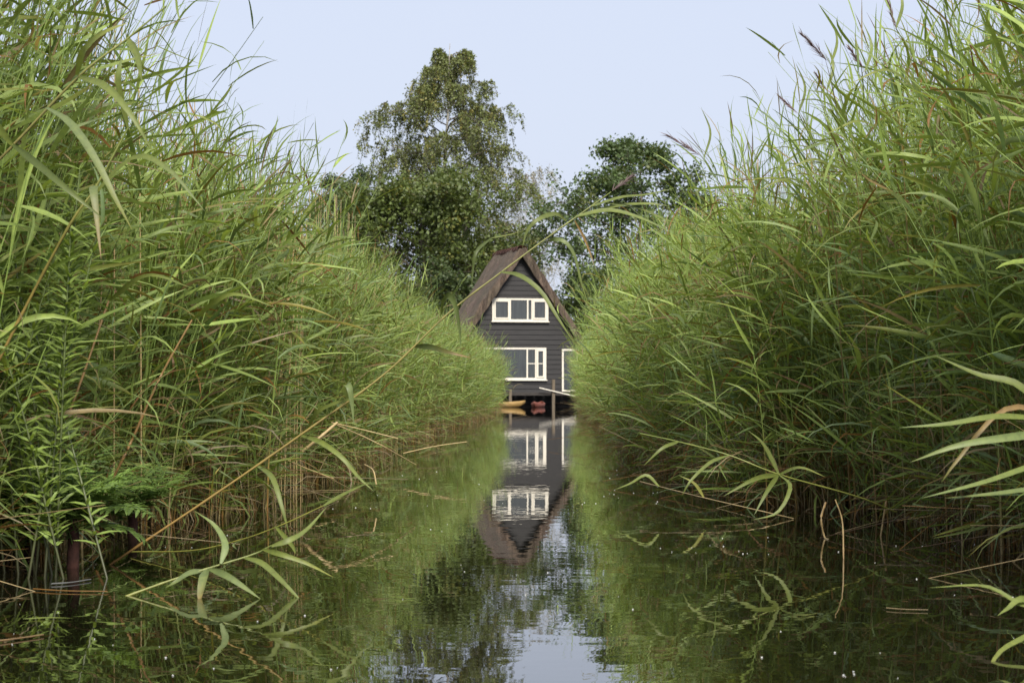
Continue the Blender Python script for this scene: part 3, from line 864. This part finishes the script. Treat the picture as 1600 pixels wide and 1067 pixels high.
# wall shell behind the boards
bm = bmesh.new()
pr = [(-2.62, 0.1), (2.62, 0.1), (2.62, 2.10), (0, 6.0), (-2.62, 2.10)]
f0 = [bm.verts.new((x, 0.08, z)) for x, z in pr]; f1 = [bm.verts.new((x, 4.1, z)) for x, z in pr]
bm.faces.new(f0[::-1]); bm.faces.new(f1)
for i in range(5): bm.faces.new((f0[i], f0[(i + 1) % 5], f1[(i + 1) % 5], f1[i]))
wall = bm_obj('wall', bm, M_DARKWOOD, house)
# lapped boards, each its own piece, cut round the openings
pitch = 0.205
z = 0.12; row = 0
while z < APZ - TH - 0.12:
    z0, z1 = z, min(z + pitch + 0.018, APZ - TH - 0.05)
    cells = [(z0, z1, [(-9, 9)])]
    zs = sorted({z0, z1} | {b for o in openings for b in o[2:] if z0 < b < z1})
    for za, zb in zip(zs[:-1], zs[1:]):
        if zb - za < 0.012: continue
        spans = [(-9.0, 9.0)]
        for (ua, ub, oa, ob) in openings:
            if oa < (za + zb) / 2 < ob:
                spans = [s2 for (p, q) in spans for s2 in ((p, min(q, ua)), (max(p, ub), q)) if s2[1] - s2[0] > 0.02]
        for (p, q) in spans:
            bm = bmesh.new()
            l0, l1 = max(p, -u_in(za)), max(p, -u_in(zb)); r0, r1 = min(q, u_in(za)), min(q, u_in(zb))
            if r0 - l0 < 0.03 or r1 < l1: bm.free(); continue
            fa = (za - z0) / (z1 - z0); fb = (zb - z0) / (z1 - z0)
            ya, yb = -0.034 + 0.026 * fa, -0.034 + 0.026 * fb
            vs = [bm.verts.new(c) for c in ((l0, ya, za), (r0, ya, za), (r1, yb, zb), (l1, yb, zb), (l0, 0.03, za), (r0, 0.03, za), (r1, 0.03, zb), (l1, 0.03, zb))]
            for f in ((0, 1, 2, 3), (5, 4, 7, 6), (4, 5, 1, 0), (3, 2, 6, 7), (4, 0, 3, 7), (1, 5, 6, 2)): bm.faces.new([vs[i] for i in f])
            bm_obj('plank', bm, M_PLANK, wall)
    z += pitch; row += 1


def window(u0, u1, z0, z1, lights, fr=0.075, mull=0.06, sill=True):
    """outer frame (the part) with panes and opening sashes as sub-parts; lights = [(ua, ub, sash?, bars)]"""
    bm = bmesh.new()
    y0, y1 = -0.075, 0.06
    box_bm(bm, u0, u1, y0, y1, z1 - fr, z1); box_bm(bm, u0, u1, y0, y1, z0, z0 + fr)
    box_bm(bm, u0, u0 + fr, y0 + .002, y1, z0 + fr, z1 - fr); box_bm(bm, u1 - fr, u1, y0 + .002, y1, z0 + fr, z1 - fr)
    for (a, b, sash, bars) in lights[:-1]:
        box_bm(bm, b, b + mull, y0 + .004, y1, z0 + fr, z1 - fr)
    w = bm_obj('window', bm, M_WHITE, house)
    for (a, b, sash, bars) in lights:
        za, zb = z0 + fr, z1 - fr
        if sash:
            s = 0.07
            bm = bmesh.new()
            box_bm(bm, a + .004, b - .004, -0.098, -0.04, zb - s, zb - .004); box_bm(bm, a + .004, b - .004, -0.098, -0.04, za + .004, za + s)
            box_bm(bm, a + .004, a + s, -0.096, -0.04, za + s, zb - s); box_bm(bm, b - s, b - .004, -0.096, -0.04, za + s, zb - s)
            bm_obj('sash', bm, M_WHITE, w)
        for k in range(bars):
            zz = za + (zb - za) * (k + 1) / (bars + 1)
            box('glazing_bar', (a + .07 * sash, b - .07 * sash, -0.06, -0.03, zz - .018, zz + .018), M_WHITE, w, 0.003)
        box('pane', (a + .002, b - .002, -0.028, -0.016, za + .002, zb - .002), M_GLASS, w, 0)
    if sill: box('sill', (u0 - 0.04, u1 + 0.04, -0.13, -0.01, z0 - 0.05, z0 - 0.003), M_WHITE, w)
    return w


window(-1.22, 1.19, 3.55, 4.50, [(-1.145, -0.48, 1, 0), (-0.42, 0.27, 0, 0), (0.33, 0.46, 0, 0), (0.52, 1.115, 1, 0)])
window(-1.60, 1.10, 1.12, 2.45, [(-1.525, 0.25, 0, 0), (0.31, 0.62, 0, 1), (0.68, 1.025, 1, 1)])
dr_ = window(1.78, 2.50, FLOOR, 2.40, [(1.855, 2.425, 0, 0)], sill=False)
dr_.name = 'door'
# thatch: two thick slopes with an uneven surface
for sg in (-1, 1):
    NU, NV = 26, 22
    V, F = [], []
    g = np.random.default_rng(30 + sg)
    for layer in (0, 1):
        for j in range(NV + 1):
            v = -0.38 + 4.3 * j / NV
            for i in range(NU + 1):
                t = i / NU
                u = t * (EVU + 0.12); zz = APZ - SL * u
                zz += 0.16 * max(0, t - 0.75) / 0.25 * 0.5            # slight kick at the eaves
                zz -= 0.05 * math.sin(math.pi * t)
                zz = min(zz, 6.60 - 0.25 * u)
                ou = 0.0
                if layer == 0:
                    zz += 0.045 * math.sin(v * 2.3 + t * 5 + sg) + g.normal(0, 0.035)
                else:
                    zz = APZ - SL * u - TH + 0.08 * max(0, t - 0.75) / 0.25 - 0.04 * abs(math.sin(v * 3.1)) * (j in (0, NV))
                vv = v + (g.normal(0, 0.055) if j in (0, NV) else 0) + (0.12 * t if j == 0 else 0)
                V.append((sg * (u + ou) + (0 if i else sg * 0.0), vv, zz))
    n1 = (NU + 1) * (NV + 1)
    for j in range(NV):
        for i in range(NU):
            a = j * (NU + 1) + i
            F.append((a, a + 1, a + NU + 2, a + NU + 1)); F.append((n1 + a, n1 + a + NU + 1, n1 + a + NU + 2, n1 + a + 1))
    for i in range(NU):
        for j in (0, NV):
            a = j * (NU + 1) + i; F.append((a, n1 + a, n1 + a + 1, a + 1))
    for j in range(NV):
        a = j * (NU + 1) + NU; F.append((a, a + NU + 1, n1 + a + NU + 1, n1 + a))
    me = bpy.data.meshes.new('thatch_slope'); me.from_pydata(V, [], F); me.materials.append(M_THATCH); me.update()
    bm = bmesh.new(); bm.from_mesh(me); bmesh.ops.recalc_face_normals(bm, faces=bm.faces); bm.to_mesh(me); bm.free()
    roof_part = link('thatch_slope', me, house)
# clay ridge tiles
for k in range(10):
    bm = bmesh.new()
    v0 = -0.36 + k * 0.455; ln = 0.47
    A = []
    for q, (yy, rr) in enumerate(((v0, 0.215), (v0 + ln, 0.19))):
        for th in np.linspace(R(-28), R(208), 9):
            A.append(bm.verts.new((rr * math.cos(th) * 1.05, yy, 6.50 + rr * math.sin(th) * 0.95)))
    for i in range(8): bm.faces.new((A[i], A[i + 1], A[10 + i], A[9 + i]))
    bmesh.ops.solidify(bm, geom=bm.faces[:], thickness=0.025)
    bm_obj('ridge_tile', bm, M_TILE, house)
# low plinth and jetty
box('plinth', (-2.40, 2.40, 0.02, 4.0, -0.3, 0.09), M_DARKWOOD, house)
jet = empty('jetty', (0.347, HD, 0), R(14)); tag(jet, 'dark wooden jetty with a white sloping rail in front of the house', 'jetty')
for k in range(13):
    box('plank', (-2.6 + k * 0.40, -2.6 + k * 0.40 + 0.385, -1.75, -0.08, 0.54, 0.58), M_DARKWOOD, jet)
box('fascia', (-2.6, 2.6, -1.80, -1.755, 0.46, 0.59), M_DARKWOOD, jet)
for u in (-2.5, -0.9, 0.92, 2.5):
    box('post', (u - .06, u + .06, -1.93, -1.81, -0.4, 0.72 if u != 0.92 else 1.12), M_POST, jet, 0.01)
bm = bmesh.new(); box_bm(bm, 0, 1.6, -0.02, 0.02, -0.022, 0.022)
o = bm_obj('rail', bm, M_WHITE, jet, 0.006); o.location = (0.30, -1.98, 0.78); o.rotation_euler = (0, R(13), 0)


# canoes
def canoe(name, label, loc, rz, L, W, H, mat):
    e = empty(name, loc, rz); tag(e, label, 'canoe')
    NS, NC = 18, 9
    V, F = [], []
    for i in range(NS + 1):
        s = -1 + 2 * i / NS
        w = W / 2 * (1 - abs(s) ** 2.3) + 0.008
        sheer = H + 0.08 * abs(s) ** 3
        for j in range(NC):
            th = math.pi * j / (NC - 1)
            V.append((s * L / 2, -w * math.cos(th), sheer - (sheer + 0.09) * math.sin(th) ** 0.7 * (1 - 0.65 * abs(s) ** 5)))
    for i in range(NS):
        for j in range(NC - 1):
            a = i * NC + j; F.append((a, a + 1, a + NC + 1, a + NC))
    me = bpy.data.meshes.new('hull'); me.from_pydata(V, [], F)
    bm = bmesh.new(); bm.from_mesh(me); bmesh.ops.solidify(bm, geom=bm.faces[:], thickness=0.02); bm.to_mesh(me); bm.free()
    me.materials.append(mat); me.polygons.foreach_set('use_smooth', [True] * len(me.polygons))
    link('hull', me, e)
    for x in (-L * 0.25, L * 0.25): box('seat', (x - .1, x + .1, -W * .36, W * .36, H - .07, H - .04), M_POST, e)


canoe('canoe', 'yellow canoe moored by the jetty', (-1.15, 92.0, 0), R(8), 3.4, 0.8, 0.20, M_YELLOW)
canoe('canoe', 'red canoe with its end beside the dark jetty', (1.05, 92.6, 0), R(82), 2.4, 0.5, 0.16, M_RED)


# ------------------------------------------------------------------ trees
def tree(name, label, px, d, top_py, prof, trunk_r, bark, leafc, seed, nl=26, nsub=8, ntw=4, nleaf=28, leaf=0.11, droop=0.0, z_lo=0.25, spread=0.28, lean=0.0, el=(0.5, 0.9)):
    """prof: [(height fraction, crown radius in m)]"""
    g = np.random.default_rng(seed)
    b = at(px, 605, d); Ht = CAM_H - (top_py - 605) / FPX * d
    e = empty(name, (b.x, d, 0.1)); tag(e, label, 'tree')
    pf = np.array(prof)
    def rad_at(f): return np.interp(f, pf[:, 0], pf[:, 1])
    # trunk
    S = 12
    tz = np.linspace(0, 1, S)
    wob = np.cumsum(g.normal(0, 0.10, (S, 2)), 0) * (Ht / 15)
    T = np.stack([wob[:, 0] + lean * tz * Ht, wob[:, 1], tz * Ht * 0.93], 1)
    V, Q, C = tubes(T[None], (trunk_r * (1 - 0.93 * tz ** 0.9))[None], np.ones((1, S, 3)), 9)
    link('trunk', np_mesh('trunk', V, Q, C, bark), e)
    accB = Acc(); tips = []
    for i in range(nl):
        f = z_lo + (0.97 - z_lo) * (i + g.random()) / nl
        p0 = np.array([np.interp(f, tz, T[:, k]) for k in range(3)])
        az = i * 2.4 + g.normal(0, 0.35); ee = g.uniform(*el)
        ln = rad_at(min(1, f + 0.06)) * g.uniform(0.75, 1.12) / max(0.35, math.cos(ee))
        dv = np.array([math.cos(az) * math.cos(ee), math.sin(az) * math.cos(ee), math.sin(ee)])
        s = np.linspace(0, 1, 6)[:, None]
        path = p0 + dv * ln * s + np.array([0, 0, -1.0]) * ln * (0.22 + droop * 0.35) * s ** 2.2 + np.cumsum(g.normal(0, 0.03 * ln, (6, 3)), 0) * (s > 0)
        r0 = max(0.016, trunk_r * 0.42 * (1 - 0.75 * f))
        accB.add(*tubes(path[None], (r0 * (1 - 0.85 * s[:, 0]))[None], np.ones((1, 6, 3)), 5))
        for j in range(nsub):
            t = g.uniform(0.25, 1.0)
            q0 = np.array([np.interp(t, s[:, 0], path[:, k]) for k in range(3)])
            a2 = az + g.normal(0, 0.9); e2 = ee * 0.6 + g.normal(0, 0.45) - droop * 0.4
            l2 = (0.20 + 0.22 * g.random()) * max(1.0, ln * 0.9)
            d2 = np.array([math.cos(a2) * math.cos(e2), math.sin(a2) * math.cos(e2), math.sin(e2)])
            s3 = np.linspace(0, 1, 4)[:, None]
            pth = q0 + d2 * l2 * s3 + np.array([0, 0, -1.0]) * droop * 0.5 * l2 * s3 ** 2
            accB.add(*tubes(pth[None], (max(0.010, r0 * 0.3) * (1 - 0.8 * s3[:, 0]))[None], np.ones((1, 4, 3)), 3))
            for k in range(ntw):
                tt = g.uniform(0.3, 1.0)
                w0 = np.array([np.interp(tt, s3[:, 0], pth[:, m]) for m in range(3)])
                tips.append((w0, a2 + g.normal(0, 1.0), e2 + g.normal(0, 0.4)))
    W0 = np.array([t[0] for t in tips]); A = np.array([t[1] for t in tips]); E = np.array([t[2] for t in tips]); n = len(tips)
    if droop > 0.3:
        l3 = g.uniform(0.35, 1.15, n); E = np.clip(E, -0.6, 0.5)
        dv = np.stack([np.cos(A) * np.cos(E), np.sin(A) * np.cos(E), np.sin(E)], 1)
        sp = np.linspace(0, 1, 5)
        TP = W0[:, None] + dv[:, None] * (0.35 * l3)[:, None, None] * sp[None, :, None] + np.array([0, 0, -1.0]) * l3[:, None, None] * (sp ** 1.5)[None, :, None]
    else:
        l3 = g.uniform(0.25, 0.6, n)
        dv = np.stack([np.cos(A) * np.cos(E), np.sin(A) * np.cos(E), np.sin(E)], 1)
        sp = np.linspace(0, 1, 5)
        TP = W0[:, None] + dv[:, None] * l3[:, None, None] * sp[None, :, None]
    accB.add(*tubes(TP, np.full((n, 5), 0.006), np.ones((n, 5, 3)), 3))
    link('branches', accB.mesh('branches', M_BARK if droop > 0.7 else bark), e)
    if nleaf:
        N = n * nleaf
        ti = np.repeat(np.arange(n), nleaf)
        u = g.random(N)
        k0 = np.minimum((u * 4).astype(int), 3); fr = (u * 4 - k0)[:, None]
        c = TP[ti, k0] * (1 - fr) + TP[ti, k0 + 1] * fr
        c = c + g.normal(0, spread if droop < 0.3 else 0.07, (N, 3)) * np.array([1, 1, 0.75])
        # each leaf: a folded pointed diamond
        nv = g.normal(0, 1, (N, 3)); nv[:, 2] += 0.7; nv /= np.linalg.norm(nv, axis=1, keepdims=True)
        ref = g.normal(0, 1, (N, 3)); a1 = np.cross(nv, ref); a1 /= np.linalg.norm(a1, axis=1, keepdims=True); b1 = np.cross(nv, a1)
        sz = (leaf * g.uniform(0.6, 1.25, N))[:, None]
        VV = np.stack([c - a1 * sz * .6, c + b1 * sz * .4, c + a1 * sz * .6, c - b1 * sz * .4], 1).reshape(-1, 3)
        QQ = np.arange(N * 4).reshape(N, 4)
        tw = g.uniform(0.75, 1.3, n)[ti]
        cc = np.array(leafc)[None] * (tw * g.uniform(0.8, 1.2, N))[:, None]
        yel = g.random(n)[ti] < 0.10
        cc = np.where(yel[:, None], cc * np.array([1.5, 1.15, 0.9]), cc)
        link('crown', np_mesh('crown', VV, QQ, np.repeat(cc, 4, 0), M_TREE, False), e)
    return e


tree('birch_tree', 'tall airy birch with drooping twigs and pale trunk rising behind the house', 703, 116, 30,
     [(0.2, 3.9), (0.42, 4.5), (0.58, 4.3), (0.76, 3.7), (0.85, 3.1), (0.93, 2.2), (1, 0.9)], 0.22, M_BIRCH, (0.150, 0.178, 0.058), 3, nl=64, nsub=11, ntw=7, nleaf=17, leaf=0.105, droop=0.8, z_lo=0.25, el=(0.45, 0.9))
tree('maple_tree', 'dense dark green broadleaf tree standing in front of the tall birch', 672, 110, 262,
     [(0.15, 3.4), (0.4, 4.5), (0.65, 4.4), (0.85, 3.6), (1, 1.6)], 0.20, M_BARK, (0.095, 0.128, 0.032), 4, nl=40, nsub=10, ntw=4, nleaf=30, leaf=0.16, z_lo=0.12, spread=0.32, el=(0.2, 0.7))
tree('alder_tree', 'dark green alder with uneven crown standing right behind the thatched roof verge', 1002, 107, 192,
     [(0.1, 4.6), (0.35, 5.8), (0.6, 5.6), (0.8, 4.0), (0.93, 2.0), (1, 0.7)], 0.20, M_BARK, (0.075, 0.115, 0.036), 6, nl=42, nsub=10, ntw=4, nleaf=24, leaf=0.15, z_lo=0.06, spread=0.23, el=(0.05, 0.75))
tree('thin_tree', 'thin half-bare pale tree standing between the birch and the alder', 838, 120, 240,
     [(0.2, 1.0), (0.5, 1.5), (0.8, 1.9), (0.95, 1.4), (1, 0.7)], 0.13, M_BIRCH, (0.17, 0.165, 0.10), 9, nl=24, nsub=8, ntw=4, nleaf=4, leaf=0.085, droop=0.5, z_lo=0.3, lean=0.02, el=(0.8, 1.2))
tree('willow_shrub', 'grey-green shrub behind the ridge of the thatched house', 775, 112, 375,
     [(0.1, 1.5), (0.5, 1.9), (0.8, 1.4), (1, 0.5)], 0.08, M_BARK, (0.13, 0.14, 0.07), 12, nl=18, nsub=7, ntw=4, nleaf=20, leaf=0.11, z_lo=0.1, spread=0.2)
tree('distant_tree', 'small distant tree showing above the pale dead canes', 512, 140, 262,
     [(0.1, 1.6), (0.5, 1.9), (0.8, 1.2), (1, 0.5)], 0.14, M_BARK, (0.075, 0.105, 0.04), 14, nl=20, nsub=7, ntw=4, nleaf=20, leaf=0.17, z_lo=0.15, spread=0.26)
tree('distant_tree', 'distant dark tree between the small distant tree and the dense broadleaf tree', 560, 136, 245,
     [(0.1, 1.8), (0.5, 2.0), (0.8, 1.1), (1, 0.4)], 0.15, M_BARK, (0.062, 0.092, 0.035), 15, nl=22, nsub=7, ntw=4, nleaf=20, leaf=0.17, z_lo=0.15, spread=0.26)
tree('hedge_shrub', 'low dark shrub beside the house wall under the broadleaf tree', 705, 104, 425,
     [(0.1, 1.8), (0.5, 2.0), (0.85, 1.3), (1, 0.5)], 0.07, M_BARK, (0.06, 0.09, 0.028), 16, nl=18, nsub=7, ntw=4, nleaf=22, leaf=0.13, z_lo=0.05, spread=0.2)
tree('hedge_shrub', 'low dark shrub beside the house wall under the alder', 925, 103, 420,
     [(0.1, 1.8), (0.5, 2.0), (0.85, 1.3), (1, 0.5)], 0.07, M_BARK, (0.06, 0.09, 0.028), 17, nl=18, nsub=7, ntw=4, nleaf=22, leaf=0.13, z_lo=0.05, spread=0.2)
